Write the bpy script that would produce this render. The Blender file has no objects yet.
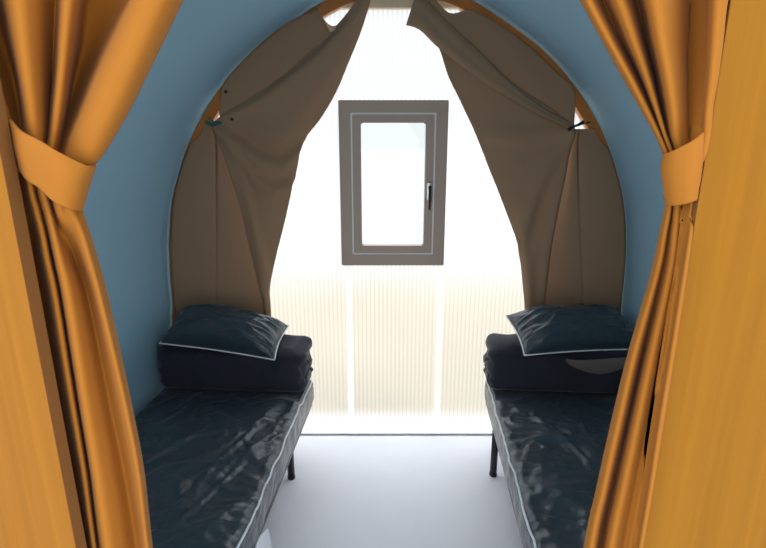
import bpy, bmesh, math, random
from mathutils import Vector, noise, Matrix

scene = bpy.context.scene
C = scene.collection

# ------------------------------------------------------------------ camera
CAM_H = 1.65
PITCH = math.atan(0.2667)
F_PX = 500.0
cam_data = bpy.data.cameras.new('camera')
cam_data.sensor_width = 36.0
cam_data.lens = F_PX / 766.0 * 36.0
cam_data.clip_start = 0.02
cam = bpy.data.objects.new('camera', cam_data)
cam.location = (0, 0, CAM_H)
cam.rotation_euler = (math.pi / 2 - PITCH, 0, 0)
C.objects.link(cam)
scene.camera = cam

# ------------------------------------------------------------------ world
SKY_BACK = 1.04      # horizon of the overcast sky, beyond the end wall
SKY_HIGH = 2.7
SKY_FRONT_FILL = 2.7    # raised above the far horizon as added fill, through the open front
world = bpy.data.worlds.new('sky')
scene.world = world
world.use_nodes = True
wn, wl = world.node_tree.nodes, world.node_tree.links
wn.clear()
w_out = wn.new('ShaderNodeOutputWorld')
w_bg = wn.new('ShaderNodeBackground')
w_tc = wn.new('ShaderNodeTexCoord')
w_sep = wn.new('ShaderNodeSeparateXYZ')
w_map = wn.new('ShaderNodeMapRange')
w_map.inputs['From Min'].default_value = -0.35
w_map.inputs['From Max'].default_value = 0.45
w_map.inputs['To Min'].default_value = SKY_FRONT_FILL
w_map.inputs['To Max'].default_value = SKY_BACK
w_bg.inputs['Color'].default_value = (0.93, 0.97, 1.0, 1)
wl.new(w_tc.outputs['Generated'], w_sep.inputs[0])
wl.new(w_sep.outputs['Y'], w_map.inputs['Value'])
w_up = wn.new('ShaderNodeMapRange')          # upper sky on the far side, raised to light the floor
w_up.interpolation_type = 'SMOOTHSTEP'
w_up.inputs['From Min'].default_value = 0.18
w_up.inputs['From Max'].default_value = 0.75
w_up.inputs['To Max'].default_value = SKY_HIGH
w_y = wn.new('ShaderNodeMapRange')
w_y.inputs['From Min'].default_value = -0.1
w_y.inputs['From Max'].default_value = 0.4
w_mul = wn.new('ShaderNodeMath')
w_mul.operation = 'MULTIPLY'
w_add = wn.new('ShaderNodeMath')
w_add.operation = 'ADD'
wl.new(w_sep.outputs['Z'], w_up.inputs['Value'])
wl.new(w_sep.outputs['Y'], w_y.inputs['Value'])
wl.new(w_up.outputs[0], w_mul.inputs[0])
wl.new(w_y.outputs[0], w_mul.inputs[1])
wl.new(w_mul.outputs[0], w_add.inputs[0])
wl.new(w_map.outputs[0], w_add.inputs[1])
wl.new(w_add.outputs[0], w_bg.inputs['Strength'])
wl.new(w_bg.outputs[0], w_out.inputs[0])

scene.view_settings.view_transform = 'Standard'
scene.view_settings.look = 'None'
scene.view_settings.gamma = 1.0
scene.view_settings.use_curve_mapping = False
scene.view_settings.exposure = 0.0
try:
    scene.cycles.use_denoising = True
    scene.cycles.max_bounces = 10
    scene.cycles.diffuse_bounces = 6
    scene.cycles.transmission_bounces = 8
    scene.cycles.transparent_max_bounces = 12
    scene.cycles.sample_clamp_indirect = 8.0
except Exception:
    pass


# ------------------------------------------------------------------ helpers
def W(px, py, Y):
    """point of the plane y = Y seen at a photo pixel (used for measuring)"""
    u, v = px - 383.0, py - 274.0
    h = F_PX * math.cos(PITCH) - v * math.sin(PITCH)
    d = -(v * math.cos(PITCH) + F_PX * math.sin(PITCH))
    t = Y / h
    return Vector((u * t, Y, CAM_H + d * t))


def mat(name, color, rough=0.7, spec=0.3, metallic=0.0, sheen=0.0, bump=None, vary=None):
    m = bpy.data.materials.new(name)
    m.use_nodes = True
    nt = m.node_tree
    b = nt.nodes['Principled BSDF']
    b.inputs['Base Color'].default_value = (*color, 1)
    b.inputs['Roughness'].default_value = rough
    b.inputs['Specular IOR Level'].default_value = spec
    b.inputs['Metallic'].default_value = metallic
    if sheen:
        b.inputs['Sheen Weight'].default_value = sheen
        b.inputs['Sheen Roughness'].default_value = 0.4
    tc = nt.nodes.new('ShaderNodeTexCoord')
    if vary:
        scale, amount, stretch = vary
        mp = nt.nodes.new('ShaderNodeMapping')
        mp.inputs['Scale'].default_value = stretch
        n = nt.nodes.new('ShaderNodeTexNoise')
        n.inputs['Scale'].default_value = scale
        n.inputs['Detail'].default_value = 5
        mx = nt.nodes.new('ShaderNodeMix')
        mx.data_type = 'RGBA'
        mx.inputs['A'].default_value = (*[c * (1 - amount) for c in color], 1)
        mx.inputs['B'].default_value = (*[min(1, c * (1 + amount)) for c in color], 1)
        nt.links.new(tc.outputs['Object'], mp.inputs[0])
        nt.links.new(mp.outputs[0], n.inputs['Vector'])
        nt.links.new(n.outputs['Fac'], mx.inputs['Factor'])
        nt.links.new(mx.outputs['Result'], b.inputs['Base Color'])
    if bump:
        scale, strength = bump
        n2 = nt.nodes.new('ShaderNodeTexNoise')
        n2.inputs['Scale'].default_value = scale
        n2.inputs['Detail'].default_value = 4
        bp = nt.nodes.new('ShaderNodeBump')
        bp.inputs['Strength'].default_value = strength
        bp.inputs['Distance'].default_value = 0.004
        nt.links.new(tc.outputs['Object'], n2.inputs['Vector'])
        nt.links.new(n2.outputs['Fac'], bp.inputs['Height'])
        nt.links.new(bp.outputs[0], b.inputs['Normal'])
    return m


def add_translucency(m, color, fac):
    nt = m.node_tree
    b = nt.nodes['Principled BSDF']
    out = nt.nodes['Material Output']
    t = nt.nodes.new('ShaderNodeBsdfTranslucent')
    t.inputs['Color'].default_value = (*color, 1)
    mx = nt.nodes.new('ShaderNodeMixShader')
    mx.inputs[0].default_value = fac
    nt.links.new(b.outputs[0], mx.inputs[1])
    nt.links.new(t.outputs[0], mx.inputs[2])
    nt.links.new(mx.outputs[0], out.inputs['Surface'])


def link(name, me, m, parent=None, smooth=True):
    o = bpy.data.objects.new(name, me)
    C.objects.link(o)
    for mm in (m if isinstance(m, (list, tuple)) else [m]):
        me.materials.append(mm)
    if smooth:
        for p in me.polygons:
            p.use_smooth = True
    if parent:
        o.parent = parent
    return o


def from_bm(name, bm, m, parent=None, smooth=True):
    bmesh.ops.recalc_face_normals(bm, faces=bm.faces)
    me = bpy.data.meshes.new(name)
    bm.to_mesh(me)
    bm.free()
    return link(name, me, m, parent, smooth)


def thing(name, label, cat, loc=(0, 0, 0), rotz=0.0, group=None):
    o = bpy.data.objects.new(name, None)
    o.empty_display_size = 0.05
    o.location = loc
    o.rotation_euler = (0, 0, rotz)
    C.objects.link(o)
    o['label'] = label
    o['category'] = cat
    if group:
        o['group'] = group
    return o


def structure(o):
    o['kind'] = 'structure'
    return o


def box(bm, lo, hi, bevel=0.0):
    c = [(a + b) / 2 for a, b in zip(lo, hi)]
    s = [abs(b - a) for a, b in zip(lo, hi)]
    r = bmesh.ops.create_cube(bm, size=1.0, matrix=Matrix.Translation(c) @ Matrix.Diagonal((*s, 1)))
    if bevel:
        es = {e for v in r['verts'] for e in v.link_edges}
        bmesh.ops.bevel(bm, geom=list(es), offset=bevel, segments=2, affect='EDGES', profile=0.6)


def tube(bm, pts, r, n=8):
    pts = [Vector(p) for p in pts]
    rings = []
    up = Vector((0, 0, 1))
    for i, p in enumerate(pts):
        d = (pts[min(i + 1, len(pts) - 1)] - pts[max(i - 1, 0)])
        if d.length < 1e-9:
            d = Vector((0, 0, 1))
        d.normalize()
        a = d.cross(up)
        if a.length < 0.15:
            a = d.cross(Vector((1, 0, 0)))
        a.normalize()
        b = a.cross(d)
        rr = r[i] if isinstance(r, (list, tuple)) else r
        rings.append([bm.verts.new(p + a * math.cos(2 * math.pi * k / n) * rr + b * math.sin(2 * math.pi * k / n) * rr) for k in range(n)])
    for i in range(len(rings) - 1):
        for k in range(n):
            bm.faces.new((rings[i][k], rings[i][(k + 1) % n], rings[i + 1][(k + 1) % n], rings[i + 1][k]))
    bm.faces.new(rings[0][::-1])
    bm.faces.new(rings[-1])


def catmull(p0, p1, p2, p3, t):
    return 0.5 * ((2 * p1) + (p2 - p0) * t + (2 * p0 - 5 * p1 + 4 * p2 - p3) * t * t + (3 * p1 - p0 - 3 * p2 + p3) * t ** 3)


def refine(pts, k):
    out = []
    n = len(pts)
    for i in range(n - 1):
        a, b, c, d = pts[max(i - 1, 0)], pts[i], pts[i + 1], pts[min(i + 2, n - 1)]
        for j in range(k):
            out.append(catmull(a, b, c, d, j / k))
    out.append(pts[-1])
    return out


def sheet(name, rows, m, parent, ku=6, kv=6, thick=0.004, warp=None):
    """smooth cloth through a grid of control points, given real thickness"""
    rows = [refine([Vector(p) for p in r], ku) for r in rows]
    cols = [refine([r[i] for r in rows], kv) for i in range(len(rows[0]))]
    nv, nu = len(cols[0]), len(cols)
    P = [[cols[i][j] for i in range(nu)] for j in range(nv)]
    if warp:
        P = [[warp(p, i / (nu - 1), j / (nv - 1)) for i, p in enumerate(r)] for j, r in enumerate(P)]
    bm = bmesh.new()
    V = [[bm.verts.new(p) for p in r] for r in P]
    for j in range(nv - 1):
        for i in range(nu - 1):
            try:
                bm.faces.new((V[j][i], V[j][i + 1], V[j + 1][i + 1], V[j + 1][i]))
            except ValueError:
                pass
    bmesh.ops.remove_doubles(bm, verts=bm.verts, dist=0.0002)
    bmesh.ops.recalc_face_normals(bm, faces=bm.faces)
    me = bpy.data.meshes.new(name)
    bm.to_mesh(me)
    bm.free()
    o = link(name, me, m, parent)
    s = o.modifiers.new('thickness', 'SOLIDIFY')
    s.thickness = thick
    s.offset = 0
    return o


def ridged(p, k=2.0):
    """sharp crease noise, 0..1"""
    n = noise.noise(p)
    return max(0.0, 1.0 - abs(n) * k) ** 3


# ------------------------------------------------------------------ materials
M_blue = mat('blue_lining', (0.32, 0.54, 0.68), 0.62, 0.3, bump=(60, 0.08), vary=(3, 0.06, (1, 1, 1)))
M_floor = mat('pale_vinyl', (0.76, 0.76, 0.82), 0.42, 0.35, vary=(9, 0.03, (1, 1, 1)), bump=(120, 0.05))
M_ground = mat('terrace', (0.6, 0.59, 0.57), 0.9, 0.1, vary=(2, 0.1, (1, 1, 1)))
M_earth = mat('dry_ground', (0.36, 0.31, 0.225), 0.95, 0.05, vary=(0.8, 0.25, (1, 1, 1)))
M_rib = mat('orange_wood', (0.50, 0.19, 0.045), 0.5, 0.3, vary=(14, 0.2, (1, 1, 1)))
M_batten = mat('pale_batten', (0.85, 0.68, 0.48), 0.6, 0.3)
M_cloth = mat('brown_cloth', (0.42, 0.265, 0.160), 0.85, 0.15, bump=(500, 0.1))
add_translucency(M_cloth, (0.35, 0.18, 0.10), 0.10)
M_sunlit = mat('sunlit_cloth', (0.75, 0.62, 0.50), 0.9, 0.1)  # sunlight on the curtain cloth put into a cream colour
add_translucency(M_sunlit, (0.8, 0.6, 0.45), 0.4)
M_orange = mat('orange_curtain', (0.31, 0.118, 0.018), 0.85, 0.06, sheen=0.03, bump=(700, 0.06))
add_translucency(M_orange, (0.7, 0.22, 0.03), 0.05)
M_orange_r = M_orange
M_edge_shade = mat('veneer_edge_shade', (0.16, 0.07, 0.02), 0.7, 0.2)  # shade on the jamb side put into a darker wood colour
M_cover = mat('dark_navy_cover', (0.026, 0.042, 0.056), 0.36, 0.7, sheen=0.2, bump=(40, 0.8))
M_duvet = mat('charcoal_blue_duvet', (0.026, 0.028, 0.040), 0.75, 0.2, sheen=0.25, bump=(30, 0.3))
M_patch = mat('grey_brown_patch', (0.16, 0.13, 0.115), 0.85, 0.15)
M_pipe = mat('white_piping', (0.85, 0.88, 0.9), 0.6, 0.3)
M_steel = mat('black_steel', (0.018, 0.02, 0.024), 0.4, 0.5, metallic=0.3)
M_white = mat('white_liner', (0.78, 0.80, 0.85), 0.6, 0.3)
M_frame = mat('taupe_aluminium', (0.52, 0.39, 0.31), 0.42, 0.4)
M_seal = mat('seal_with_glare', (0.9, 0.86, 0.82), 0.4, 0.5)  # seal paled so its colour carries the glare on the lit sill
M_metal = mat('brushed_steel', (0.5, 0.5, 0.5), 0.3, 0.5, metallic=0.9)
M_black = mat('black_plastic', (0.015, 0.015, 0.016), 0.4, 0.4)
M_teal = mat('teal_cord', (0.03, 0.16, 0.14), 0.7, 0.2)

for m_, sc, st in ((M_cover, 9.0, 0.9), (M_duvet, 6.0, 0.5)):
    nt = m_.node_tree
    bp0 = next(n for n in nt.nodes if n.type == 'BUMP')
    nz = nt.nodes.new('ShaderNodeTexNoise')
    nz.noise_type = 'RIDGED_MULTIFRACTAL'
    nz.inputs['Scale'].default_value = sc
    nz.inputs['Detail'].default_value = 3
    nz.inputs['Distortion'].default_value = 0.8
    bp1 = nt.nodes.new('ShaderNodeBump')
    bp1.inputs['Strength'].default_value = st
    bp1.inputs['Distance'].default_value = 0.006
    tcn = next(n for n in nt.nodes if n.type == 'TEX_COORD')
    nt.links.new(tcn.outputs['Object'], nz.inputs['Vector'])
    nt.links.new(nz.outputs['Fac'], bp1.inputs['Height'])
    nt.links.new(bp0.outputs[0], bp1.inputs['Normal'])
    nt.links.new(bp1.outputs[0], nt.nodes['Principled BSDF'].inputs['Normal'])

# wood panels : fine vertical grain
M_wood = mat('orange_veneer', (0.60, 0.285, 0.055), 0.65, 0.06)
nt = M_wood.node_tree
b = nt.nodes['Principled BSDF']
tc = nt.nodes.new('ShaderNodeTexCoord')
mp = nt.nodes.new('ShaderNodeMapping')
mp.inputs['Scale'].default_value = (60, 60, 1.6)
n1 = nt.nodes.new('ShaderNodeTexNoise')
n1.inputs['Scale'].default_value = 1.0
n1.inputs['Detail'].default_value = 6
n1.inputs['Roughness'].default_value = 0.6
n1.inputs['Distortion'].default_value = 0.4
cr = nt.nodes.new('ShaderNodeValToRGB')
cr.color_ramp.elements[0].position = 0.25
cr.color_ramp.elements[0].color = (0.215, 0.085, 0.011, 1)
cr.color_ramp.elements[1].position = 0.8
cr.color_ramp.elements[1].color = (0.285, 0.116, 0.016, 1)
nt.links.new(tc.outputs['Object'], mp.inputs[0])
nt.links.new(mp.outputs[0], n1.inputs['Vector'])
nt.links.new(n1.outputs['Fac'], cr.inputs[0])
nt.links.new(cr.outputs[0], b.inputs['Base Color'])


M_wood_right = M_wood.copy()          # same veneer, light on the right put into a yellower, darker tint
M_wood_right.name = 'orange_veneer_right_light'
for n_ in M_wood_right.node_tree.nodes:
    if n_.type == 'VALTORGB':
        n_.color_ramp.elements[0].color = (0.195, 0.080, 0.007, 1)
        n_.color_ramp.elements[1].color = (0.255, 0.108, 0.010, 1)


def sheet_plastic(name, trans, flute):
    """fluted multiwall polycarbonate: diffusing, partly see-through, ribs every 22 mm"""
    m = bpy.data.materials.new(name)
    m.use_nodes = True
    nt = m.node_tree
    nt.nodes.clear()
    out = nt.nodes.new('ShaderNodeOutputMaterial')
    tl = nt.nodes.new('ShaderNodeBsdfTranslucent')
    if flute:
        tp = nt.nodes.new('ShaderNodeBsdfRefraction')      # blurred view through the flutes
        tp.inputs['Roughness'].default_value = 0.55
        tp.inputs['IOR'].default_value = 1.22
    else:
        tp = nt.nodes.new('ShaderNodeBsdfTransparent')
    mx = nt.nodes.new('ShaderNodeMixShader')
    mx.inputs[0].default_value = trans
    tc = nt.nodes.new('ShaderNodeTexCoord')
    wv = nt.nodes.new('ShaderNodeTexWave')
    wv.wave_type = 'BANDS'
    wv.bands_direction = 'X'
    wv.inputs['Scale'].default_value = 2 * math.pi / (20 * 0.0225)
    ramp = nt.nodes.new('ShaderNodeValToRGB')
    ramp.color_ramp.elements[0].color = (1 - flute, 1 - flute, 1 - flute * 1.05, 1)
    ramp.color_ramp.elements[1].color = (1, 1, 1, 1)
    ramp.color_ramp.elements[1].position = 0.6
    nt.links.new(tc.outputs['Object'], wv.inputs['Vector'])
    nt.links.new(wv.outputs['Fac'], ramp.inputs[0])
    nt.links.new(ramp.outputs[0], tl.inputs['Color'])
    nt.links.new(ramp.outputs[0], tp.inputs['Color'])
    nt.links.new(tl.outputs[0], mx.inputs[1])
    nt.links.new(tp.outputs[0], mx.inputs[2])
    nt.links.new(mx.outputs[0], out.inputs['Surface'])
    return m


M_poly = sheet_plastic('fluted_polycarbonate', 0.78, 0.14)
M_poly_out = sheet_plastic('polycarbonate_outer_skin', 0.985, 0.0)
M_joint = sheet_plastic('white_joint_strip', 0.75, 0.0)
M_glass = bpy.data.materials.new('window_glass')
M_glass.use_nodes = True
nt = M_glass.node_tree
nt.nodes.clear()
o_ = nt.nodes.new('ShaderNodeOutputMaterial')
g1 = nt.nodes.new('ShaderNodeBsdfTransparent')
g1.inputs['Color'].default_value = (0.96, 0.98, 0.98, 1)
g2 = nt.nodes.new('ShaderNodeBsdfGlossy')
g2.inputs['Roughness'].default_value = 0.02
gm = nt.nodes.new('ShaderNodeMixShader')
gm.inputs[0].default_value = 0.02
nt.links.new(g1.outputs[0], gm.inputs[1])
nt.links.new(g2.outputs[0], gm.inputs[2])
nt.links.new(gm.outputs[0], o_.inputs['Surface'])

# ------------------------------------------------------------------ structure
D = 2.57                 # end wall
CX = 0.075               # centre of the arch at the end wall
SKEW = 0.065             # the room runs slightly to the right of the lens axis
Y0 = 0.60                # partition

half = [(0, 2.345), (0.2, 2.325), (0.35, 2.268), (0.555, 2.148), (0.7, 2.045), (0.83, 1.922), (0.94, 1.785),
        (1.03, 1.64), (1.095, 1.495), (1.145, 1.355), (1.182, 1.15), (1.198, 0.95), (1.205, 0.78), (1.245, 0.5), (1.25, 0.2), (1.24, 0.0)]
half_f = refine([Vector(p) for p in half], 4)
prof = [Vector((-p.x, p.y)) for p in reversed(half_f[1:])] + half_f       # left foot -> right foot


def prof_offset(dist):
    """profile moved outwards by dist"""
    out = []
    for i, p in enumerate(prof):
        d = prof[min(i + 1, len(prof) - 1)] - prof[max(i - 1, 0)]
        nrm = Vector((-d.y, d.x)).normalized()
        q = p + nrm * dist
        out.append(Vector((q.x, max(q.y, 0.0))))
    return out


def arch_top(x):
    """height of the arch over x (end wall)"""
    dx = abs(x - CX)
    for a, b2 in zip(half_f[:-1], half_f[1:]):
        if b2.x >= dx:
            t = (dx - a.x) / max(1e-9, b2.x - a.x)
            return a.y + (b2.y - a.y) * t
    return 0.8


# floor
bm = bmesh.new()
box(bm, (-2.0, -1.4, -0.05), (2.0, D + 0.03, 0.0))
structure(from_bm('floor', bm, M_floor, smooth=False))
# dark seal line where the floor meets the end wall
bm = bmesh.new()
box(bm, (CX - 1.16, D - 0.012, 0.0), (CX + 1.16, D - 0.001, 0.007), 0.001)
structure(from_bm('baseboard_back', bm, mat('grey_floor_seal', (0.30, 0.30, 0.32), 0.6), smooth=False))

# ground outside: pale terrace strip then dry ground
bm = bmesh.new()
box(bm, (-9, D + 0.03, -0.30), (9, D + 0.62, -0.16))
structure(from_bm('terrace_outside', bm, M_ground, smooth=False))
bm = bmesh.new()
box(bm, (-25, D + 0.62, -0.36), (25, 7.6, -0.20))
structure(from_bm('ground_outside', bm, M_earth, smooth=False))
bm = bmesh.new()
box(bm, (-60, 7.6, -0.36), (60, 120, -0.20))
structure(from_bm('ground_gravel', bm, mat('white_gravel', (0.42, 0.415, 0.40), 0.9, 0.1), smooth=False))

# vaulted blue lining (wall and ceiling in one shell), skewed along the room axis
outer = prof_offset(0.03)
bm = bmesh.new()
NS = 24
ys = [Y0 + (D + 0.06 - Y0) * k / NS for k in range(NS + 1)]
ri, ro = [], []
for y in ys:
    sx = CX + SKEW * (y - D)
    ri.append([bm.verts.new((p.x + sx, y, p.y)) for p in prof])
    ro.append([bm.verts.new((p.x + sx, y, p.y)) for p in outer])
n = len(prof)
for k in range(NS):
    for i in range(n - 1):
        bm.faces.new((ri[k][i], ri[k][i + 1], ri[k + 1][i + 1], ri[k + 1][i]))
        bm.faces.new((ro[k][i + 1], ro[k][i], ro[k + 1][i], ro[k + 1][i + 1]))
for ring_a, ring_b in ((ri[0], ro[0]), (ri[-1], ro[-1])):
    for i in range(n - 1):
        bm.faces.new((ring_a[i], ring_b[i], ring_b[i + 1], ring_a[i + 1]))
structure(from_bm('wall_vault', bm, M_blue))

# orange wooden arch rib against the end wall
inner_r = prof_offset(-0.052)
outer_r = prof_offset(-0.002)
bm = bmesh.new()
loops = []
for pr, y in ((inner_r, 2.548), (outer_r, 2.548), (outer_r, 2.60), (inner_r, 2.60)):
    loops.append([bm.verts.new((p.x + CX, y, p.y)) for p in pr])
for a in range(4):
    L1, L2 = loops[a], loops[(a + 1) % 4]
    for i in range(n - 1):
        bm.faces.new((L1[i], L1[i + 1], L2[i + 1], L2[i]))
bm.faces.new([l[0] for l in loops])
bm.faces.new([l[-1] for l in loops][::-1])
structure(from_bm('trim_1', bm, M_rib, smooth=False))

# pale batten along the head of the end wall
bm = bmesh.new()
box(bm, (CX - 0.42, 2.556, 2.245), (CX + 0.42, 2.60, 2.300), 0.003)
structure(from_bm('trim_2', bm, M_batten, smooth=False))

# ---- window position
YW = 2.535
wl_, wt_ = W(338, 100, YW).x, W(390, 100, YW).z
wr_, wb_ = W(449, 100, YW).x, W(390, 265.5, YW).z
WX0, WX1, WZ0, WZ1 = wl_, wr_, wb_, wt_

# polycarbonate end wall in three sheets that meet at the joint strips
J1 = W(350, 350, D).x
J2 = W(438.5, 350, D).x


def poly_sheet(name, xa, xb):
    bm = bmesh.new()
    hx0, hx1 = WX0 + 0.02, WX1 - 0.02
    xs = [xa + (xb - xa) * k / 24 for k in range(25)] + [h for h in (hx0, hx1) if xa < h < xb]
    xs = sorted(set(xs))
    cache = {}

    def vt(x, y, z):
        key = (round(x, 5), round(y, 5), round(z, 5))
        if key not in cache:
            cache[key] = bm.verts.new((x, y, z))
        return cache[key]
    for a, b2 in zip(xs[:-1], xs[1:]):
        mid = (a + b2) / 2
        spans = [(0.0, WZ0 + 0.02), (WZ1 - 0.02, None)] if hx0 < mid < hx1 else [(0.0, None)]
        for z0, z1 in spans:
            ta = (arch_top(a) - 0.012) if z1 is None else z1
            tb = (arch_top(b2) - 0.012) if z1 is None else z1
            for y, mi in ((D, 0), (D + 0.016, 1)):
                f = bm.faces.new((vt(a, y, z0), vt(b2, y, z0), vt(b2, y, tb), vt(a, y, ta)))
                f.material_index = mi
            f = bm.faces.new((vt(a, D, ta), vt(b2, D, tb), vt(b2, D + 0.016, tb), vt(a, D + 0.016, ta)))
            f.material_index = 1
    me = bpy.data.meshes.new(name)
    bm.to_mesh(me)
    bm.free()
    o = link(name, me, [M_poly, M_poly_out], smooth=False)
    return structure(o)


poly_sheet('wall_back', CX - 1.243, J1 - 0.002)
poly_sheet('wall_back_middle', J1 + 0.002, J2 - 0.002)
poly_sheet('wall_back_right', J2 + 0.002, CX + 1.243)
for nm, jx in (('trim_3', J1), ('trim_4', J2)):
    bm = bmesh.new()
    box(bm, (jx - 0.019, D - 0.008, 0.008), (jx + 0.019, D - 0.002, WZ0 + 0.01), 0.001)
    structure(from_bm(nm, bm, M_joint, smooth=False))

# ---- the window: outer frame, opening sash, pane, handle
win = bpy.data.objects.new('window_1', None)
win.location = ((WX0 + WX1) / 2, YW, WZ0)
C.objects.link(win)
structure(win)
inv = Matrix.Translation(-win.location)


def frame_ring(name, x0, x1, z0, z1, w, y0, y1, m, bevel=0.003, parent=None):
    bm = bmesh.new()
    cs_o = [(x0, z0), (x1, z0), (x1, z1), (x0, z1)]
    cs_i = [(x0 + w, z0 + w), (x1 - w, z0 + w), (x1 - w, z1 - w), (x0 + w, z1 - w)]
    A = [bm.verts.new((x, y0, z)) for x, z in cs_o]
    B = [bm.verts.new((x, y0, z)) for x, z in cs_i]
    A2 = [bm.verts.new((x, y1, z)) for x, z in cs_o]
    B2 = [bm.verts.new((x, y1, z)) for x, z in cs_i]
    for i in range(4):
        j = (i + 1) % 4
        bm.faces.new((A[i], A[j], B[j], B[i]))
        bm.faces.new((A2[j], A2[i], B2[i], B2[j]))
        bm.faces.new((A[j], A[i], A2[i], A2[j]))
        bm.faces.new((B[i], B[j], B2[j], B2[i]))
    bmesh.ops.recalc_face_normals(bm, faces=bm.faces)
    if bevel:
        bmesh.ops.bevel(bm, geom=[e for e in bm.edges if e.calc_face_angle(0) > 0.5], offset=bevel, segments=2, affect='EDGES')
    o = from_bm(name, bm, m, parent, smooth=False)
    if parent:
        o.matrix_parent_inverse = inv
    return o


frame_ring('window_frame', WX0, WX1, WZ0, WZ1, 0.060, YW, YW + 0.055, M_frame, 0.003, win)
frame_ring('window_seal', WX0 + 0.058, WX1 - 0.058, WZ0 + 0.058, WZ1 - 0.058, 0.008, YW + 0.001, YW + 0.04, M_seal, 0.001, win)
sash = frame_ring('window_sash', WX0 + 0.065, WX1 - 0.065, WZ0 + 0.062, WZ1 - 0.062, 0.042, YW - 0.002, YW + 0.055, M_frame, 0.006, win)
bm = bmesh.new()
box(bm, (WX0 + 0.10, YW + 0.036, WZ0 + 0.097), (WX1 - 0.10, YW + 0.044, WZ1 - 0.097))
p_ = from_bm('window_pane', bm, M_glass, win, smooth=False)
p_.matrix_parent_inverse = inv
hx = WX1 - 0.084
hz = W(431, 188, YW).z
bm = bmesh.new()
box(bm, (hx - 0.016, YW - 0.014, hz - 0.060), (hx + 0.016, YW - 0.001, hz + 0.030), 0.004)
tube(bm, [(hx, YW - 0.004, hz), (hx, YW - 0.030, hz)], 0.009, 12)
h1 = from_bm('handle_plate', bm, M_metal, win)
h1.matrix_parent_inverse = inv
bm = bmesh.new()
tube(bm, refine([Vector(q) for q in [(hx, YW - 0.028, hz + 0.012), (hx, YW - 0.034, hz - 0.01), (hx, YW - 0.034, hz - 0.06), (hx, YW - 0.030, hz - 0.105)]], 4),
     [0.008] * 4 + [0.007] * 5 + [0.0055] * 4, 10)
h2 = from_bm('handle_lever', bm, M_black, win)
h2.matrix_parent_inverse = inv

# ------------------------------------------------------------------ partition panels
PY0, PY1 = 0.56, 0.582
XL, XR = -0.417, 0.352
ptop = 2.52


def panel(name, x0, x1, label):
    bm = bmesh.new()
    box(bm, (x0, PY0, 0.0), (x1, PY1, ptop), 0.001)
    o = from_bm(name, bm, [M_wood_right if x0 > 0 else M_wood, M_edge_shade], smooth=False)
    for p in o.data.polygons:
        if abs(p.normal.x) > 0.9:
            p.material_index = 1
    return structure(o)


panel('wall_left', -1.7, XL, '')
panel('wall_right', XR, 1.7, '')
bm = bmesh.new()
box(bm, (XL, PY0, 2.26), (XR, PY1, ptop), 0.001)
structure(from_bm('trim_5', bm, M_wood, smooth=False))


# ------------------------------------------------------------------ brown drapes on the end wall
def grid(rows, Y):
    """rows of (photo y, [(photo x, depth offset), ...]) measured on the plane y = Y"""
    out = []
    for r in rows:
        py = r[0]
        line = []
        for it in r[1]:
            if len(it) == 3:
                x, pyy, d = it
            else:
                (x, d), pyy = it, py
            line.append(W(x, pyy, Y + d))
        out.append(line)
    return out


def cloth_warp(tx, tz, amp, k, sign=1, seed=0.0, creases=None):
    """soft pull folds that radiate from the tie point"""
    def f(p, u, v):
        a = math.atan2(p.z - tz, (p.x - tx) * sign)
        r = math.hypot(p.x - tx, p.z - tz)
        w = min(1.0, r / 0.25)
        d = amp * w * math.sin(k * a + seed) * (0.6 + 0.4 * noise.noise(Vector((p.x * 3, p.z * 3, seed))))
        d += 0.004 * noise.noise(Vector((p.x * 7, p.z * 5, seed + 9)))
        for path, h_, wd in (creases or ()):
            best, tb_ = 9.0, 0.0
            for q0, q1 in zip(path[:-1], path[1:]):
                ex, ez = q1.x - q0.x, q1.z - q0.z
                t_ = max(0.0, min(1.0, ((p.x - q0.x) * ex + (p.z - q0.z) * ez) / (ex * ex + ez * ez)))
                dd = math.hypot(p.x - q0.x - ex * t_, p.z - q0.z - ez * t_)
                if dd < best:
                    best = dd
                    side = (p.x - q0.x) * ez - (p.z - q0.z) * ex
            x_ = best / wd
            d -= h_ * math.exp(-x_ * x_) if side > 0 else h_ * math.exp(-(x_ * 2.2) ** 2)
            if side <= 0:
                d += 0.7 * h_ * math.exp(-((x_ - 1.1) / 0.5) ** 2)
        return Vector((p.x, p.y + d, p.z))
    return f


# left drape
dl = thing('blackout_curtain', 'brown blackout curtain pulled back to the left side of the translucent end wall', 'curtain',
           (W(213, 122, 2.53).x, 2.53, W(213, 122, 2.53).z), group='brown blackout curtains on the end wall')
dr = thing('blackout_curtain', 'brown blackout curtain pulled back to the right, on the window handle side', 'curtain',
           (W(577, 127, 2.53).x, 2.53, W(577, 127, 2.53).z), group='brown blackout curtains on the end wall')


def fix(o, root):
    o.matrix_parent_inverse = Matrix.Translation(-root.location)
    return o


tl = W(213, 122, 2.5)
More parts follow.
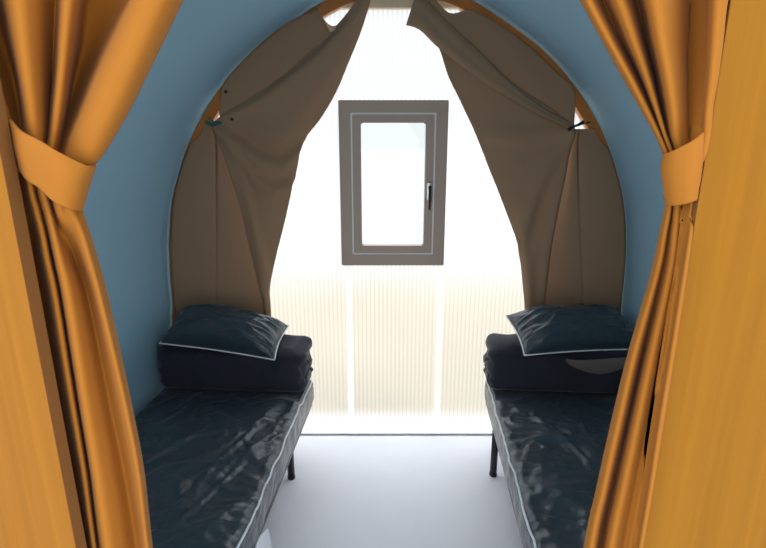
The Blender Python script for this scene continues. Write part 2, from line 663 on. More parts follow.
# hanging edge panel, with a soft crease
rows = [
    (123, [(205, 0.0), (209, 0.0), (212, 0.0), (213.5, 0.008), (215, 0.0), (216, 0.0), (221, 0.01)]),
    (135, [(200, 0.0), (208, -0.004), (213.5, 0.0), (215, 0.010), (216.5, 0.0), (219, 0.0), (227, 0.012)]),
    (152, [(187, 0.002), (204, -0.008), (214.5, -0.006), (216, 0.012), (217.5, -0.006), (221, -0.004), (233, 0.014)]),
    (200, [(174, 0.003), (197, -0.010), (214.5, -0.008), (216, 0.012), (217.5, -0.008), (226, -0.006), (247, 0.016)]),
    (250, [(171, 0.003), (196, -0.008), (214.5, -0.008), (216, 0.012), (217.5, -0.008), (232, -0.006), (255, 0.016)]),
    (306, [(174, 0.003), (197, -0.010), (214.5, -0.008), (216, 0.012), (217.5, -0.008), (238, -0.004), (268, 0.016)]),
    (400, [(180, 0.003), (198, -0.010), (215.5, -0.008), (217, 0.012), (218.5, -0.008), (240, -0.004), (270, 0.016)]),
]
fix(sheet('edge_panel', grid(rows, 2.525), M_cloth, dl, 6, 5), dl)
# upper piece between the rib and the swept drape
rows = [
    (11, [(319, 9, 0.0), (325, 22, -0.012), (331, 34, 0.0), (334, 42, 0.01)]),
    (28, [(288, 22.5, 0.0), (296, 42, 0.002), (304, 56, 0.0), (312, 68, 0.01)]),
    (50, [(259, 45, 0.0), (268, 66, -0.006), (278, 80, 0.0), (290, 92, 0.01)]),
    (72, [(237, 67, 0.0), (246, 86, 0.0), (254, 98, 0.0), (266, 108, 0.01)]),
    (89, [(223, 86, 0.0), (230, 102, -0.004), (236, 110, 0.0), (245, 118, 0.01)]),
    (112, [(219, 113, 0.0), (221, 118, 0.0), (226, 122, 0.0), (232, 126, 0.01)]),
]
fix(sheet('upper_panel', grid(rows, 2.515), M_cloth, dl, 5, 5), dl)
# main drape
rows = [
    (-10, [(360, -10, 0.0), (364, -10, -0.004), (368, -10, -0.006), (372, -10, 0.0)]),
    (4, [(352, 6, 0.0), (358, 5, -0.010), (364, 4, -0.012), (370, 2, 0.0)]),
    (33, [(326, 36, 0.0), (338, 36, -0.022), (350, 36, -0.018), (360, 34, 0.004)]),
    (60, [(297, 62, 0.0), (316, 64, -0.026), (335, 66, -0.026), (348, 64, 0.006)]),
    (87, [(264, 87, 0.0), (289, 90, -0.022), (316, 93, -0.034), (336, 92, 0.008)]),
    (110, [(230, 110, 0.0), (262, 114, -0.014), (296, 120, -0.036), (320, 119, 0.008)]),
    (122, [(213, 124, 0.0), (245, 132, -0.010), (283, 141, -0.034), (305, 139, 0.008)]),
    (142, [(218, 140, 0.004), (246, 152, -0.016), (280, 164, -0.010), (299, 160, 0.008)]),
    (170, [(227, 164, 0.004), (249, 176, -0.020), (277, 182, -0.024), (292, 190, 0.004)]),
    (205, [(240, 203, 0.004), (253, 206, -0.020), (272, 210, -0.018), (286, 216, 0.002)]),
    (245, [(249, 243, 0.004), (257, 246, -0.018), (268, 250, -0.014), (277, 252, 0.002)]),
    (285, [(259, 285, 0.002), (262, 286, -0.014), (267, 287, -0.010), (270, 288, 0.002)]),
    (312, [(264, 312, 0.002), (266, 312, -0.012), (268, 312, -0.008), (271, 312, 0.002)]),
    (390, [(266, 390, 0.002), (268, 390, -0.008), (270, 390, -0.006), (273, 390, 0.002)]),
]
fix(sheet('main_drape', grid(rows, 2.505), M_cloth, dl, 9, 5, 0.004, cloth_warp(tl.x, tl.z, 0.010, 11, 1, 0.6, [
    ([W(225, 132, 2.5), W(258, 160, 2.5), W(284, 166, 2.5), W(304, 150, 2.5)], 0.028, 0.040),
    ([W(228, 140, 2.5), W(255, 178, 2.5), W(276, 190, 2.5), W(292, 184, 2.5)], 0.022, 0.030),
    ([W(232, 150, 2.5), W(250, 200, 2.5), W(266, 262, 2.5)], 0.010, 0.030),
    ([W(216, 122, 2.5), W(262, 100, 2.5), W(320, 55, 2.5), W(352, 20, 2.5)], 0.010, 0.030)])), dl)
# sling of cloth near the top, sunlight put into its pale colour
sl = [(319, 10), (322, 19), (326, 25), (332, 29), (340, 27), (348, 20), (354, 12)]
rr = [[W(x, y - 3, 2.528) for x, y in sl], [W(x, y, 2.512) for x, y in sl], [W(x + 1, y + 4, 2.520) for x, y in sl]]
fix(sheet('sunlit_loop', rr, M_sunlit, dl, 4, 3, 0.002), dl)
def snap(x, y, Y, root):
    c = W(x, y, Y)
    bm = bmesh.new()
    tube(bm, [c, c + Vector((0, -0.004, 0)), c + Vector((0, -0.006, 0))], [0.008, 0.008, 0.004], 12)
    q = fix(from_bm('snap_button', bm, M_black, root), root)
    q['label'] = 'small dark snap button'


snap(232, 119, 2.500, dl)
snap(226, 92, 2.514, dl)
# cord tie
bm = bmesh.new()
a_, b_ = W(206, 121, 2.49), W(222, 123, 2.49)
m_ = W(214, 124, 2.485)
tube(bm, refine([a_, W(210, 124, 2.485), m_, W(218, 123, 2.485), b_], 4), [0.004, 0.007, 0.009, 0.008, 0.009, 0.008, 0.009, 0.010, 0.009, 0.008, 0.009, 0.008, 0.008, 0.007, 0.006, 0.005, 0.003], 8)
tube(bm, [W(213, 123, 2.485), W(214, 122, 2.51), W(208, 117, 2.548)], 0.003, 6)
o = fix(from_bm('cord_tie', bm, M_teal, dl), dl)
o['label'] = 'teal cord knot'

# right drape
tr = W(577, 127, 2.5)
rows = [
    (129, [(570, 0.012), (575, 0.0), (578, 0.0), (579, 0.008), (580, 0.0), (585, 0.0), (594, 0.0)]),
    (140, [(569, 0.012), (573, -0.002), (576.5, -0.008), (578, 0.012), (579.5, -0.008), (586, -0.004), (600, 0.0)]),
    (155, [(566, 0.014), (572, -0.006), (576.5, -0.008), (578, 0.012), (579.5, -0.008), (588, -0.008), (611, 0.0)]),
    (200, [(558, 0.016), (569, -0.010), (577.5, -0.008), (579, 0.012), (580.5, -0.008), (596, -0.010), (623, 0.002)]),
    (250, [(549, 0.016), (566, -0.008), (579.5, -0.008), (581, 0.012), (582.5, -0.008), (598, -0.010), (626, 0.002)]),
    (306, [(540, 0.016), (563, -0.010), (581.5, -0.008), (583, 0.012), (584.5, -0.008), (598, -0.008), (621, 0.002)]),
    (400, [(536, 0.016), (562, -0.010), (582.5, -0.008), (584, 0.012), (585.5, -0.008), (598, -0.008), (611, 0.002)]),
]
fix(sheet('edge_panel', grid(rows, 2.525), M_cloth, dr, 6, 5), dr)
rows = [
    (-6, [(430, -8, 0.0), (428, 4, 0.0), (424, 12, 0.004), (420, 20, 0.01)]),
    (12, [(449, 13, 0.0), (446, 20, -0.008), (444, 28, 0.004), (442, 36, 0.01)]),
    (13, [(472, 10, 0.0), (465, 26, -0.004), (462, 38, 0.0), (458, 50, 0.01)]),
    (27, [(497, 23, 0.0), (490, 42, 0.004), (486, 56, 0.0), (482, 70, 0.01)]),
    (49, [(530, 47, 0.0), (522, 64, -0.006), (518, 78, 0.0), (514, 92, 0.01)]),
    (74, [(557, 72, 0.0), (549, 88, 0.0), (546, 100, 0.0), (542, 110, 0.01)]),
    (93, [(574, 90, 0.0), (568, 106, -0.004), (565, 114, 0.0), (560, 120, 0.01)]),
    (124, [(574, 124, 0.0), (573, 126, 0.0), (571, 128, 0.0), (568, 130, 0.01)]),
]
fix(sheet('upper_panel', grid(rows, 2.518), M_cloth, dr, 5, 5), dr)
rows = [
    (30, [(424, 26, 0.01), (434, 27, 0.0), (444, 28, 0.0), (456, 30, 0.0)]),
    (48, [(438, 46, 0.01), (452, 52, 0.0), (466, 56, 0.0), (484, 60, 0.0)]),
    (75, [(448, 76, 0.008), (470, 80, -0.006), (495, 84, -0.006), (520, 88, 0.0)]),
    (100, [(460, 100, 0.006), (490, 104, -0.012), (524, 108, -0.010), (556, 112, 0.0)]),
    (128, [(473, 128, 0.006), (505, 131, -0.018), (540, 132, -0.014), (574, 130, 0.0)]),
    (155, [(484, 155, 0.006), (512, 160, -0.022), (542, 160, -0.016), (568, 156, 0.004)]),
    (195, [(500, 196, 0.004), (518, 200, -0.024), (544, 200, -0.014), (560, 198, 0.006)]),
    (243, [(517, 243, 0.004), (526, 245, -0.022), (540, 246, -0.006), (552, 244, 0.010)]),
    (290, [(523, 290, 0.004), (529, 290, -0.020), (537, 290, 0.002), (546, 290, 0.012)]),
    (320, [(525, 320, 0.004), (530, 320, -0.018), (537, 320, 0.002), (543, 320, 0.012)]),
    (390, [(526, 390, 0.004), (530, 390, -0.014), (536, 390, 0.002), (540, 390, 0.012)]),
]
fix(sheet('main_drape', grid(rows, 2.508), M_cloth, dr, 9, 5, 0.004, cloth_warp(tr.x, tr.z, 0.010, 11, -1, 0.2, [
    ([W(573, 134, 2.5), W(560, 190, 2.5), W(548, 250, 2.5), W(541, 320, 2.5)], 0.026, 0.035),
    ([W(570, 136, 2.5), W(536, 190, 2.5), W(520, 240, 2.5)], 0.020, 0.045),
    ([W(568, 132, 2.5), W(525, 140, 2.5), W(490, 135, 2.5)], 0.010, 0.050)])), dr)
# folded hem flap swept from the apex to the tie
topc = [(417, -10), (432, 5), (452, 26), (478, 50), (508, 79), (542, 106), (574, 124)]
botc = [(406, 25), (420, 30), (439, 48), (476, 77), (516, 103), (548, 119), (574, 131)]
rows = []
for k, off in ((0.0, 0.012), (0.22, -0.006), (0.5, -0.012), (0.8, -0.020), (1.0, -0.008)):
    line = []
    for i, ((x0, y0), (x1, y1)) in enumerate(zip(topc, botc)):
        line.append(W(x0 + (x1 - x0) * k, y0 + (y1 - y0) * k, 2.495 + off))
    rows.append(line)
fix(sheet('hem_flap', rows, M_cloth, dr, 7, 5, 0.004), dr)
bm = bmesh.new()
tube(bm, refine([W(568, 130, 2.47), W(573, 127, 2.468), W(579, 124.5, 2.468), W(584, 121.5, 2.47)], 3), [0.006, 0.008, 0.008, 0.006, 0.006, 0.006, 0.007, 0.008, 0.008, 0.006], 8)
tube(bm, [W(575, 126, 2.47), W(576, 126, 2.51), W(590, 122, 2.548)], 0.003, 6)
o = fix(from_bm('toggle', bm, M_black, dr), dr)
o['label'] = 'black toggle bar'


# ------------------------------------------------------------------ orange tied curtains in the doorway
YC = 0.60
cl = thing('orange_curtain', 'orange door curtain tied back against the left wooden panel', 'curtain', (-0.38, YC, 0.0),
           group='orange tied curtains in the doorway')
cr_ = thing('orange_curtain', 'orange door curtain tied back against the right wooden panel', 'curtain', (0.33, YC, 0.0),
            group='orange tied curtains in the doorway')


def curtain_rows(table, offs, top=None, bottom=None):
    rows = []
    for i, (py, xs) in enumerate(table):
        rows.append([W(x, py, YC + d) for x, d in zip(xs, offs[i] if isinstance(offs[0], (list, tuple)) else offs)])
    if top is not None:                     # carry on up to the rail along the same slope
        a, b2 = rows[0], rows[1]
        new = []
        for p, q in zip(a, b2):
            t = (top - p.z) / (p.z - q.z)
            new.append(Vector((p.x + (p.x - q.x) * t * 0.55, p.y, top)))
        mid = [(p + q) / 2 + Vector(((p.x - q.x) * 0.0, 0, 0)) for p, q in zip(new, a)]
        rows = [new, mid] + rows
    if bottom is not None:
        last, prev = rows[-1], rows[-2]
        for zz in (0.75, 0.4, bottom):
            new = []
            for p, q in zip(last, prev):
                t = (p.z - zz) / max(1e-6, q.z - p.z)
                new.append(Vector((p.x + (p.x - q.x) * t * 0.3, p.y, zz)))
            rows.append(new)
    return rows


def weave(seed):
    def f(p, u, v):
        d = 0.0035 * noise.noise(Vector((p.x * 16, p.z * 4, seed)))
        x = p.x
        if p.x > 0 and p.y + d < 0.66:                 # stays inside the jamb
            x = min(x, XR - 0.0015)
        return Vector((x, p.y + d, p.z))
    return f


# left, above the band
offs = [0.01, 0.055, -0.018, 0.0, 0.045, -0.012, 0.01, 0.075, 0.065, -0.016, -0.026, -0.006, 0.03]
tight = [0.0, 0.016, -0.008, -0.006, 0.010, -0.006, 0.000, 0.014, 0.012, -0.012, -0.018, -0.008, 0.014]
table = [
    (-60, [-70, -35, 5, 30, 62, 72, 88, 104, 158, 168, 188, 202, 210]),
    (0, [-46, -8, 14, 36, 57, 66, 78, 88, 124, 136, 158, 174, 182]),
    (40, [-24, 4, 19, 38, 55, 63, 73, 82, 104, 118, 140, 156, 163]),
    (75, [-8, 14, 24, 40, 53, 60, 68, 74, 88, 103, 125, 140, 146]),
    (110, [6, 20, 29, 41, 50, 56, 63, 67, 74, 89, 110, 124, 129]),
    (135, [12, 22, 31, 41, 48, 53, 58, 62, 66, 78, 97, 110, 115]),
    (155, [14, 22, 30, 38, 45, 49, 54, 58, 62, 72, 86, 98, 102]),
    (172, [17, 24, 31, 37, 43, 47, 51, 55, 59, 67, 77, 84, 87]),
]
off_rows = [offs] * 4 + [[(a * 0.7 + b2 * 0.3) for a, b2 in zip(offs, tight)], [(a * 0.3 + b2 * 0.7) for a, b2 in zip(offs, tight)], tight, [t * 0.6 for t in tight]]
fix(sheet('upper_drape', curtain_rows(table, off_rows, top=2.235), M_orange, cl, 6, 5, 0.003, weave(1.0)), cl)
# left, below the band
lo_off = [0.045, 0.050, -0.010, 0.03, -0.020, -0.004, 0.022, 0.010, -0.016, 0.014, 0.03]
lo_tight = [0.030, 0.022, -0.006, 0.012, -0.012, 0.010, -0.012, -0.010, -0.008, 0.0, 0.012]
lower = [
   (165, [-2, 18, 26, 32, 38, 44, 52, 59, 66, 72, 76]),
    (192, [4, 23, 31, 37, 43, 49, 56, 63, 70, 75, 79]),
    (210, [9, 28, 36, 42, 48, 53, 59, 66, 73, 78, 82]),
    (232, [14, 33, 42, 47, 53, 58, 66, 74, 82, 86, 89]),
    (262, [18, 37, 48, 53, 59, 67, 76, 84, 91, 95, 98]),
    (300, [26, 45, 56, 61, 67, 78, 88, 96, 101, 105, 108]),
    (400, [42, 61, 72, 77, 83, 96, 109, 118, 124, 127, 130]),
    (470, [54, 73, 83, 88, 94, 109, 123, 132, 138, 141, 143]),
    (548, [66, 85, 94, 98, 105, 121, 136, 144, 148, 150, 152]),
]
off_rows = [lo_tight] * 3 + [[(a + b2) / 2 for a, b2 in zip(lo_off, lo_tight)]] + [lo_off] * 5
fix(sheet('lower_drape', curtain_rows(lower, off_rows, bottom=0.015), M_orange, cl, 6, 6, 0.003, weave(5.0)), cl)
# band
rows = [
    [W(8, 118, 0.592), W(20, 130, 0.572), W(38, 139, 0.566), W(56, 150, 0.560), W(74, 160, 0.563), W(89, 166, 0.575), W(95, 165, 0.605), W(80, 163, 0.630)],
    [W(10, 132, 0.594), W(21, 143, 0.572), W(38, 152, 0.564), W(55, 163, 0.556), W(72, 173, 0.558), W(84, 180, 0.572), W(90, 180, 0.605), W(78, 176, 0.630)],
    [W(13, 148, 0.594), W(23, 157, 0.573), W(39, 166, 0.565), W(55, 178, 0.556), W(69, 189, 0.559), W(80, 196, 0.574), W(85, 197, 0.605), W(76, 190, 0.630)],
    [W(18, 166, 0.594), W(28, 179, 0.576), W(42, 188, 0.568), W(54, 200, 0.560), W(67, 207, 0.563), W(77, 210, 0.578), W(81, 210, 0.605), W(74, 204, 0.630)],
]
fix(sheet('tieback', rows, M_orange, cl, 6, 6, 0.004, weave(8.0)), cl)

# right, above the band
offs = [0.026, 0.004, 0.045, -0.012, 0.048, -0.026, -0.012, 0.030, 0.004, -0.044, -0.040]
tight = [0.012, -0.004, 0.012, -0.010, 0.010, -0.014, -0.014, -0.012, -0.010, -0.038, -0.040]
table = [
    (-60, [546, 556, 572, 594, 616, 634, 662, 686, 706, 722, 742]),
    (0, [581, 589, 603, 620, 637, 651, 673, 691, 706, 716, 727]),
    (40, [603, 610, 621, 634, 646, 658, 675, 692, 704, 713, 722]),
    (75, [622, 629, 638, 646, 654, 665, 679, 692, 702, 710, 717]),
    (110, [642, 647, 653, 657, 661, 671, 682, 692, 700, 706, 711]),
    (135, [656, 659, 663, 665, 667, 674, 683, 691, 699, 704, 710]),
    (155, [664, 667, 670, 672, 674, 679, 685, 691, 696, 700, 705]),
    (175, [666, 669, 672, 675, 677, 681, 686, 690, 695, 699, 703]),
]
off_rows = [offs] * 4 + [[(a * 0.7 + b2 * 0.3) for a, b2 in zip(offs, tight)], [(a * 0.3 + b2 * 0.7) for a, b2 in zip(offs, tight)], tight, [t * 0.6 for t in tight]]
fix(sheet('upper_drape', curtain_rows(table, off_rows, top=2.235), M_orange_r, cr_, 6, 5, 0.003, weave(2.0)), cr_)
lo_off = [0.016, -0.006, 0.030, -0.018, -0.010, -0.020, 0.006, -0.048, -0.040]
lo_tight = [0.010, -0.006, 0.010, -0.012, -0.010, -0.018, -0.006, -0.028, -0.032]
lower = [
    (190, [667, 670, 673, 677, 682, 686, 689, 692, 696]),
    (210, [665, 669, 672, 676, 682, 686, 689, 692, 696]),
    (232, [660, 665, 669, 674, 681, 686, 688, 690, 692]),
    (270, [652, 658, 663, 669, 677, 683, 681, 684, 686]),
    (351, [629, 636, 643, 651, 661, 669, 667, 671, 673.5]),
    (417, [613, 621, 628, 637, 648, 656, 656, 660, 663]),
    (488, [597, 605, 612, 622, 634, 643, 644, 649, 651.5]),
    (548, [584, 592, 600, 610, 623, 632, 634, 639, 641.5]),
]
off_rows = [lo_tight] * 2 + [[(a + b2) / 2 for a, b2 in zip(lo_off, lo_tight)]] + [lo_off] * 5
fix(sheet('lower_drape', curtain_rows(lower, off_rows, bottom=0.015), M_orange_r, cr_, 6, 6, 0.003, weave(6.0)), cr_)
rows = [
    [W(676, 148, 0.625), W(667, 153, 0.605), W(664, 154, 0.585), W(670, 152, 0.571), W(682, 146, 0.562), W(694, 139, 0.558), W(704, 131, 0.562), W(712, 124, 0.59)],
    [W(674, 165, 0.625), W(664, 167, 0.605), W(662, 168, 0.585), W(669, 167, 0.570), W(681, 163, 0.560), W(693, 158, 0.556), W(702, 152, 0.561), W(709, 147, 0.59)],
    [W(676, 182, 0.625), W(667, 185, 0.605), W(664, 186, 0.585), W(670, 186, 0.571), W(681, 184, 0.561), W(691, 181, 0.557), W(699, 177, 0.562), W(706, 172, 0.59)],
    [W(680, 198, 0.625), W(670, 202, 0.605), W(667, 204, 0.587), W(672, 205, 0.574), W(681, 204, 0.565), W(689, 202, 0.561), W(697, 199, 0.565), W(703, 195, 0.59)],
]
fix(sheet('tieback', rows, M_orange_r, cr_, 6, 6, 0.004, weave(9.0)), cr_)
# rail that carries both
rail = thing('curtain_rail', 'thin metal curtain rail above the two orange curtains', 'curtain rail', (0, 0.605, 2.245))
bm = bmesh.new()
tube(bm, [(XL - 0.1, 0, 0), (XR + 0.1, 0, 0)], 0.010, 12)
from_bm('rail', bm, M_metal, rail)
for x in (XL - 0.06, XR + 0.06):
    bm = bmesh.new()
    box(bm, (x - 0.01, -0.023, -0.015), (x + 0.01, 0.008, 0.02), 0.002)
    from_bm('bracket', bm, M_metal, rail)

# ------------------------------------------------------------------ beds
BW, BL = 0.75, 1.78
Z0, Z1 = 0.295, 0.432


def crease_field(creases, x, y):
    h = 0.0
    for (x0, y0, x1, y1, w, a) in creases:
        dx, dy = x1 - x0, y1 - y0
        L2 = dx * dx + dy * dy
        t = ((x - x0) * dx + (y - y0) * dy) / L2
        tt = min(1, max(0, t))
        wob = 0.02 * noise.noise(Vector((tt * 3, x0 * 9, y0 * 7)))
        d = math.hypot(x - x0 - dx * tt + wob, y - y0 - dy * tt + wob)
        fade = math.sin(math.pi * min(1, max(0, 0.04 + 0.92 * t))) ** 0.5 if 0 < t < 1 else 0.2
        s = (math.cos(math.atan2(dy, dx)) * (y - y0) - math.sin(math.atan2(dy, dx)) * (x - x0))
        prof_ = math.exp(-(d / w) ** 2)
        h += a * fade * (prof_ - 0.6 * math.exp(-((d - 2.0 * w) / w) ** 2) * (1 if s > 0 else 0))
    return h


def make_bed(s, loc, rot, label, creases, seed, leg_in):
    root = thing('single_bed', label, 'bed', loc, rot, group='single beds along the side walls')
    # mattress: closed loft along the length, cross-section local x from 0 (aisle) to BW*s (wall)
    NX, NYl, NZ = 64, 190, 9
    rad = 0.028

    def wrinkle(x, y):
        q = Vector((x * 3.2 + 0.5 * noise.noise(Vector((x * 3, y * 3, seed))), y * 2.6 + 0.5 * noise.noise(Vector((y * 3, x * 3, seed + 4))), seed))
        h = 0.014 * ridged(q, 3.6)
        h += 0.010 * ridged(q * 2.3 + Vector((7, 3, 1)), 3.4)
        h += 0.005 * ridged(q * 5.5 + Vector((1, 8, 2)), 2.6)
        # small gathers along the piping
        g = math.exp(-x / 0.12)
        h += 0.011 * g * ridged(Vector((x * 5, y * 13, seed + 2)), 2.4)
        h += 0.004 * noise.noise(Vector((x * 2.2, y * 2.2, seed + 8)))
        h += crease_field(creases, x, y)
        flat = min(1.0, max(0.0, (-y - 0.21) / 0.06))
        return h * (0.12 + 0.88 * flat) - 0.004
    ring = []            # (x, z, top weight)
    for k in range(NX + 1):
        x = rad + (BW - 2 * rad) * (k / NX)
        ring.append((x, Z1, 1.0))
    for k in range(1, 6):
        a = k / 6 * math.pi / 2
        ring.append((BW - rad + rad * math.sin(a), Z1 - rad + rad * math.cos(a), 0.5))
    for k in range(NZ):
        ring.append((BW, Z1 - rad - (Z1 - Z0 - 2 * rad) * k / (NZ - 1), 0.0))
    for k in range(1, 6):
        a = k / 6 * math.pi / 2
        ring.append((BW - rad + rad * math.cos(a), Z0 + rad - rad * math.sin(a), 0.0))
    for k in range(9):
        ring.append((BW - rad - (BW - 2 * rad) * k / 8, Z0, 0.0))
    for k in range(1, 6):
        a = k / 6 * math.pi / 2
        ring.append((rad - rad * math.sin(a), Z0 + rad - rad * math.cos(a), 0.0))
    for k in range(NZ):
        ring.append((0.0, Z0 + rad + (Z1 - Z0 - 2 * rad) * k / (NZ - 1), 0.0))
    for k in range(1, 6):
        a = k / 6 * math.pi / 2
        ring.append((rad - rad * math.cos(a), Z1 - rad + rad * math.sin(a), 0.5))

    def edge_wave(y):
        return 0.006 * noise.noise(Vector((y * 5, seed, 3))) + 0.004 * noise.noise(Vector((y * 14, seed, 6)))
    bm = bmesh.new()
    loops = []
    for j in range(NYl + 1):
        y = -BL * j / NYl
        e = min(j, NYl - j)
        sh = (0.03, 0.015, 0.007, 0.002)[e] if e < 4 else 0.0
        lp = []
        for (x, z, w) in ring:
            zz = z
            cx_, cz_ = BW / 2, (Z0 + Z1) / 2
            xx = cx_ + (x - cx_) * (1 - sh / cx_)
            zz = cz_ + (zz - cz_) * (1 - sh / 0.08)
            if w > 0:
                zz += wrinkle(xx, y) * w
            if x < 0.03:
                xx += edge_wave(y)
                if w == 0 and z > Z0 + 0.02:
                    xx += 0.004 * ridged(Vector((z * 14, y * 9, seed)), 2.5) - 0.002
            lp.append(bm.verts.new((xx * s, y, zz)))
        loops.append(lp)
    nr = len(ring)
    for j in range(NYl):
        for k in range(nr):
            bm.faces.new((loops[j][k], loops[j][(k + 1) % nr], loops[j + 1][(k + 1) % nr], loops[j + 1][k]))
    bm.faces.new(loops[0])
    bm.faces.new(loops[-1][::-1])
    mt = from_bm('mattress', bm, M_cover, root)
    # piping on the aisle-side top edge
    pts = []
    for j in range(4, NYl - 3):
        y = -BL * j / NYl
        pts.append(((0.004 + edge_wave(y) + 0.003 * noise.noise(Vector((y * 9, seed, 1)))) * s, y, Z1 - 0.010 + 0.5 * wrinkle(0.02, y)))
    bm = bmesh.new()
    tube(bm, pts, 0.0042, 8)
    pp = from_bm('piping', bm, M_pipe, mt)
    pp['label'] = 'white piping'
    # frame
    bm = bmesh.new()
    for x in (0.012, BW - 0.037):
        box(bm, (min(x * s, (x + 0.025) * s), -BL + 0.01, Z0 - 0.032), (max(x * s, (x + 0.025) * s), -0.01, Z0 - 0.001), 0.003)
    for y in (-0.01, -BL / 2, -BL + 0.035):
        xs_ = sorted((0.037 * s, (BW - 0.037) * s))
        box(bm, (xs_[0], y - 0.025, Z0 - 0.030), (xs_[1], y, Z0 - 0.003), 0.002)
    from_bm('bed_frame', bm, M_steel, root)
    for y in (-0.27, -BL + 0.22):
        for x in (leg_in, BW - 0.045):
            bm = bmesh.new()
            tube(bm, [(x * s, y, Z0 - 0.015), (x * s, y, 0.012)], 0.0175, 14)
            lg = from_bm('leg', bm, M_steel, root)
            bm = bmesh.new()
            tube(bm, [(x * s, y, 0.014), (x * s, y, 0.0)], [0.019, 0.0195], 14)
            from_bm('foot_cap', bm, M_black, lg)
    return root, wrinkle


ANG = -math.atan(0.066)
cre_l = [(0.10, -0.30, 0.30, -1.05, 0.012, 0.010), (0.06, -0.55, 0.17, -0.85, 0.010, 0.012), (0.20, -0.42, 0.62, -0.62, 0.010, 0.008),
         (0.35, -0.52, 0.66, -1.05, 0.011, 0.009), (0.12, -0.78, 0.34, -1.30, 0.010, 0.010), (0.05, -0.40, 0.20, -0.52, 0.008, 0.008)]
cre_r = [(0.05, -0.42, 0.45, -0.50, 0.010, 0.009), (0.08, -0.62, 0.62, -0.58, 0.012, 0.010), (0.04, -0.78, 0.50, -0.86, 0.011, 0.011),
         (0.20, -0.95, 0.66, -0.90, 0.010, 0.010), (0.05, -1.05, 0.40, -1.16, 0.011, 0.010), (0.10, -0.35, 0.30, -0.60, 0.008, 0.008)]
LX, RX = -0.371, 0.550
BY = 2.475
bed_l, wr_l = make_bed(-1, (LX, BY - 0.03, 0), ANG, 'single bed with dark navy mattress and white piping along the left blue wall', cre_l, 3.3, 0.075)
bed_r, wr_r = make_bed(1, (RX, BY, 0), ANG, 'single bed with dark navy mattress and white piping along the right blue wall', cre_r, 11.7, 0.030)


# white liner corner showing under each mattress
def liner(root, s, y0, y1, ztop, drop):
    rows = []
    for k, z in enumerate((ztop, ztop - 0.05, ztop - drop * 0.6, ztop - drop)):
        r = []
        for j in range(6):
            y = y0 + (y1 - y0) * j / 5
            out_ = -0.012 - 0.010 * math.sin(k * 0.9) + 0.004 * math.sin(j * 2.1 + k)
            zz = z - (0.035 if j == 0 else 0.0) * (1 - k / 3)
            r.append((out_ * s, y - 0.02 * k * (1 if j else -0.3), zz))
        rows.append(r)
    o = sheet('mattress_liner', rows, M_white, root, 4, 4, 0.006)
    o['label'] = 'white liner hanging below the mattress'


liner(bed_l, -1, -0.93, -1.35, 0.325, 0.22)
liner(bed_r, 1, -1.02, -1.40, 0.285, 0.18)


# ------------------------------------------------------------------ folded duvets
def make_duvet(s, root_bed, y_front, y_back, x0, x1, z0, z1, seed, label):
    """folded duvet in three plump layers"""
    cy, cz = (y_front + y_back) / 2, (z0 + z1) / 2
    hy, hz = (y_back - y_front) / 2, (z1 - z0) / 2
    origin = root_bed.matrix_world if False else Matrix.Translation(root_bed.location) @ Matrix.Rotation(root_bed.rotation_euler.z, 4, 'Z')
    root = thing('folded_duvet', label, 'duvet', origin @ Vector(((x0 + x1) / 2 * s, cy, z0)), root_bed.rotation_euler.z,
                 group='folded duvets on the beds')
    N, NS_ = 72, 60
    bm = bmesh.new()
    L = x1 - x0
    rings = []
    # stations along x with round ends
    st = []
    cap = 0.05
    for k in range(10):
        a = math.pi / 2 * k / 9
        st.append((x0 + cap * (1 - math.sin(a)) if False else x0 + cap * (1 - math.cos(math.pi / 2 - a)), math.sin(a) if k else 0.0))
    st = [(x0 + cap * (1 - math.cos(a)), math.sin(a) ** 0.42) for a in [math.pi / 2 * k / 11 for k in range(12)]]
    mid = [(x0 + cap + (L - 2 * cap) * k / NS_, 1.0) for k in range(1, NS_)]
    st = st + mid + [(x0 + x1 - x, r) for x, r in reversed(st)]
    for x, r in st:
        ring_ = []
        for k in range(N):
            a = 2 * math.pi * k / N
            ca, sa = math.cos(a), math.sin(a)
            pw = 2 / 5.5
            yy = math.copysign(abs(ca) ** pw, ca)
            zz = math.copysign(abs(sa) ** pw, sa)
            end = max(0.0, 1 - min(x - x0, x1 - x) / (cap * 1.6))
            lay = abs(math.sin((max(-1, min(1, zz * r)) * 0.5 + 0.5) * math.pi * 3))       # 0 at the seams between layers
            groove = (1 - lay) ** 2
            rr_ = r
            py_ = cy + yy * hy * rr_ * (1 - 0.03 * groove)
            pz_ = cz + zz * hz * rr_
            px_ = x + (0.030 * groove * (1 if x < (x0 + x1) / 2 else -1)) * end
            px_ += 0.012 * end * noise.noise(Vector((yy * 1.5, zz * 4, seed))) 
            nz = 0.010 * noise.noise(Vector((px_ * 6, py_ * 8, pz_ * 8 + seed)))
            nz += 0.006 * ridged(Vector((px_ * 7 + seed, py_ * 9, pz_ * 5)), 2.5)
            sag = -0.012 * math.sin(math.pi * (x - x0) / L) if zz > 0 else 0
            if pz_ > z0 + 0.02:
                py_ += yy * nz
                pz_ += max(0, zz) * nz + sag * max(0, zz)
            pz_ += max(0.0, zz) * 0.038 * (py_ - y_front) / (y_back - y_front)
            pz_ = max(pz_, z0)
            ring_.append(bm.verts.new(((px_ - (x0 + x1) / 2) * s, py_ - cy, pz_ - z0)))
        rings.append(ring_)
    for a_, b_ in zip(rings[:-1], rings[1:]):
        for k in range(N):
            bm.faces.new((a_[k], a_[(k + 1) % N], b_[(k + 1) % N], b_[k]))
    bmesh.ops.remove_doubles(bm, verts=bm.verts, dist=0.00005)
    from_bm('cover', bm, M_duvet, root)
    return root


def tb(root, p):
    return Matrix.Translation(root.location) @ Matrix.Rotation(root.rotation_euler.z, 4, 'Z') @ Vector(p)


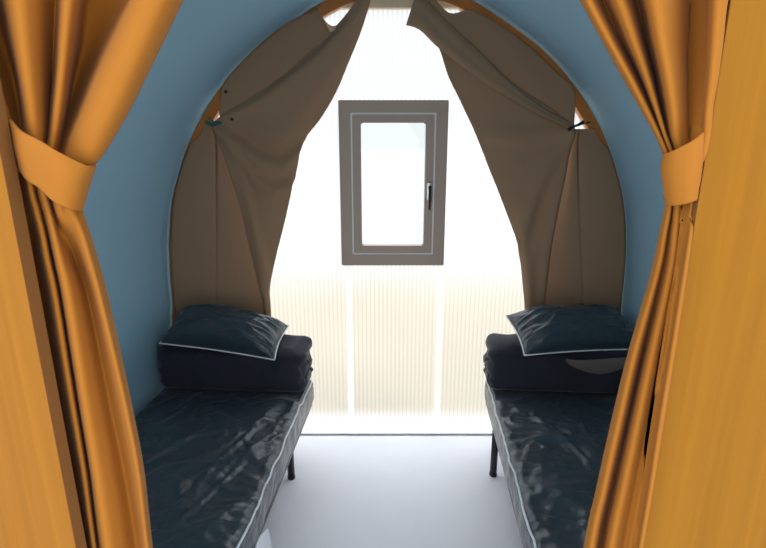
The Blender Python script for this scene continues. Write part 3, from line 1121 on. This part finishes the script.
TOPZ = Z1 + 0.006
duv_l = make_duvet(-1, bed_l, -0.225, -0.008, -0.010, 0.745, TOPZ, 0.658, 2.2, 'folded dark charcoal duvet under the left pillow')
duv_r = make_duvet(1, bed_r, -0.225, -0.004, -0.018, 0.73, TOPZ, 0.662, 6.1, 'folded dark charcoal duvet under the right pillow, with a lighter patch on its front')
# lighter patch on the front of the right duvet
pc = [(566, 361), (572, 366), (584, 371), (598, 374), (612, 372), (628, 366)]
pt_ = [(566, 359), (574, 360), (586, 360), (600, 359), (614, 358), (628, 357)]
rows = []
Yp = 2.200
inv_d = (Matrix.Translation(duv_r.location) @ Matrix.Rotation(duv_r.rotation_euler.z, 4, 'Z')).inverted()
for k in range(4):
    rows.append([inv_d @ W(a[0] + (b2[0] - a[0]) * k / 3, a[1] + (b2[1] - a[1]) * k / 3, Yp - 0.006 * math.sin(math.pi * k / 3)) for a, b2 in zip(pt_, pc)])
o = sheet('lining_patch', rows, M_patch, duv_r, 5, 4, 0.006)
o['label'] = 'grey brown lining patch'


# ------------------------------------------------------------------ pillows
def make_pillow(center, a, b_, h, rot, seed, label, grp):
    root = thing('pillow', label, 'pillow', center, 0.0, group=grp)
    root.rotation_euler = rot
    N = 56
    bm = bmesh.new()

    def outline(u, v):
        x = a * u * (1 - 0.06 * (1 - abs(u) ** 3) - 0.05 * (1 - v * v) * abs(u) ** 2)
        y = b_ * v * (1 - 0.07 * (1 - u * u) * abs(v) ** 2)
        return x, y

    def wr(u, v):
        # pull wrinkles running in from the seams and corners
        e = (abs(u) ** 4 + abs(v) ** 4)
        r1 = ridged(Vector((u * 2.0 + v * 1.2, v * 3.6 - u * 0.8, seed)), 2.4)
        r2 = ridged(Vector((u * 5.0 + v * 3, v * 5.5, seed + 3)), 2.2)
        ang = math.atan2(v - 0.4, u + 0.2)
        r3 = max(0, math.sin(ang * 11 + 2 * noise.noise(Vector((u * 2, v * 2, seed))))) ** 2 * min(1, math.hypot(u, v) * 1.1)
        return 0.010 * r1 + 0.005 * r2 * (0.4 + min(1, e)) + 0.007 * r3
    top = {}
    bot = {}
    for i in range(N + 1):
        for j in range(N + 1):
            u, v = -1 + 2 * i / N, -1 + 2 * j / N
            u, v = math.sin(u * math.pi / 2) * 0.35 + u * 0.65, math.sin(v * math.pi / 2) * 0.35 + v * 0.65
            x, y = outline(u, v)
            k = (max(0, 1 - abs(u) ** 3.2) ** 0.6) * (max(0, 1 - abs(v) ** 3.0) ** 0.6)
            edge = i in (0, N) or j in (0, N)
            sag = 0.010 * noise.noise(Vector((u * 1.3, v * 1.3, seed + 5)))
            zt = h * 1.25 * k + (wr(u, v) + sag) * min(1, k * 2.2)
            zb = -h * 0.30 * k ** 1.0
            if edge:
                vtx = bm.verts.new((x, y, 0))
                top[i, j] = bot[i, j] = vtx
            else:
                top[i, j] = bm.verts.new((x, y, zt))
                bot[i, j] = bm.verts.new((x, y, zb))
    for i in range(N):
        for j in range(N):
            bm.faces.new((top[i, j], top[i + 1, j], top[i + 1, j + 1], top[i, j + 1]))
            bm.faces.new((bot[i, j], bot[i, j + 1], bot[i + 1, j + 1], bot[i + 1, j]))
    from_bm('pillowcase', bm, M_cover, root)
    path = []
    M_ = 40
    for k in range(M_):
        path.append(outline(-1 + 2 * k / M_, -1))
    for k in range(M_):
        path.append(outline(1, -1 + 2 * k / M_))
    for k in range(M_):
        path.append(outline(1 - 2 * k / M_, 1))
    for k in range(M_ + 1):
        path.append(outline(-1, 1 - 2 * k / M_))
    bm = bmesh.new()
    tube(bm, [(x, y, 0) for x, y in path], 0.0038, 6)
    o = from_bm('piping', bm, M_pipe, root)
    o['label'] = 'white piping'
    return root


make_pillow((-0.785, 2.345, 0.712), 0.285, 0.125, 0.105, (math.radians(20), math.radians(6.5), math.radians(-5)), 1.7,
            'dark navy pillow with white piping on the folded duvet of the left bed', 'pillows on the folded duvets')
make_pillow((0.950, 2.335, 0.728), 0.310, 0.135, 0.098, (math.radians(24), math.radians(1.0), math.radians(9)), 4.9,
            'dark navy pillow with white piping on the folded duvet of the right bed', 'pillows on the folded duvets')
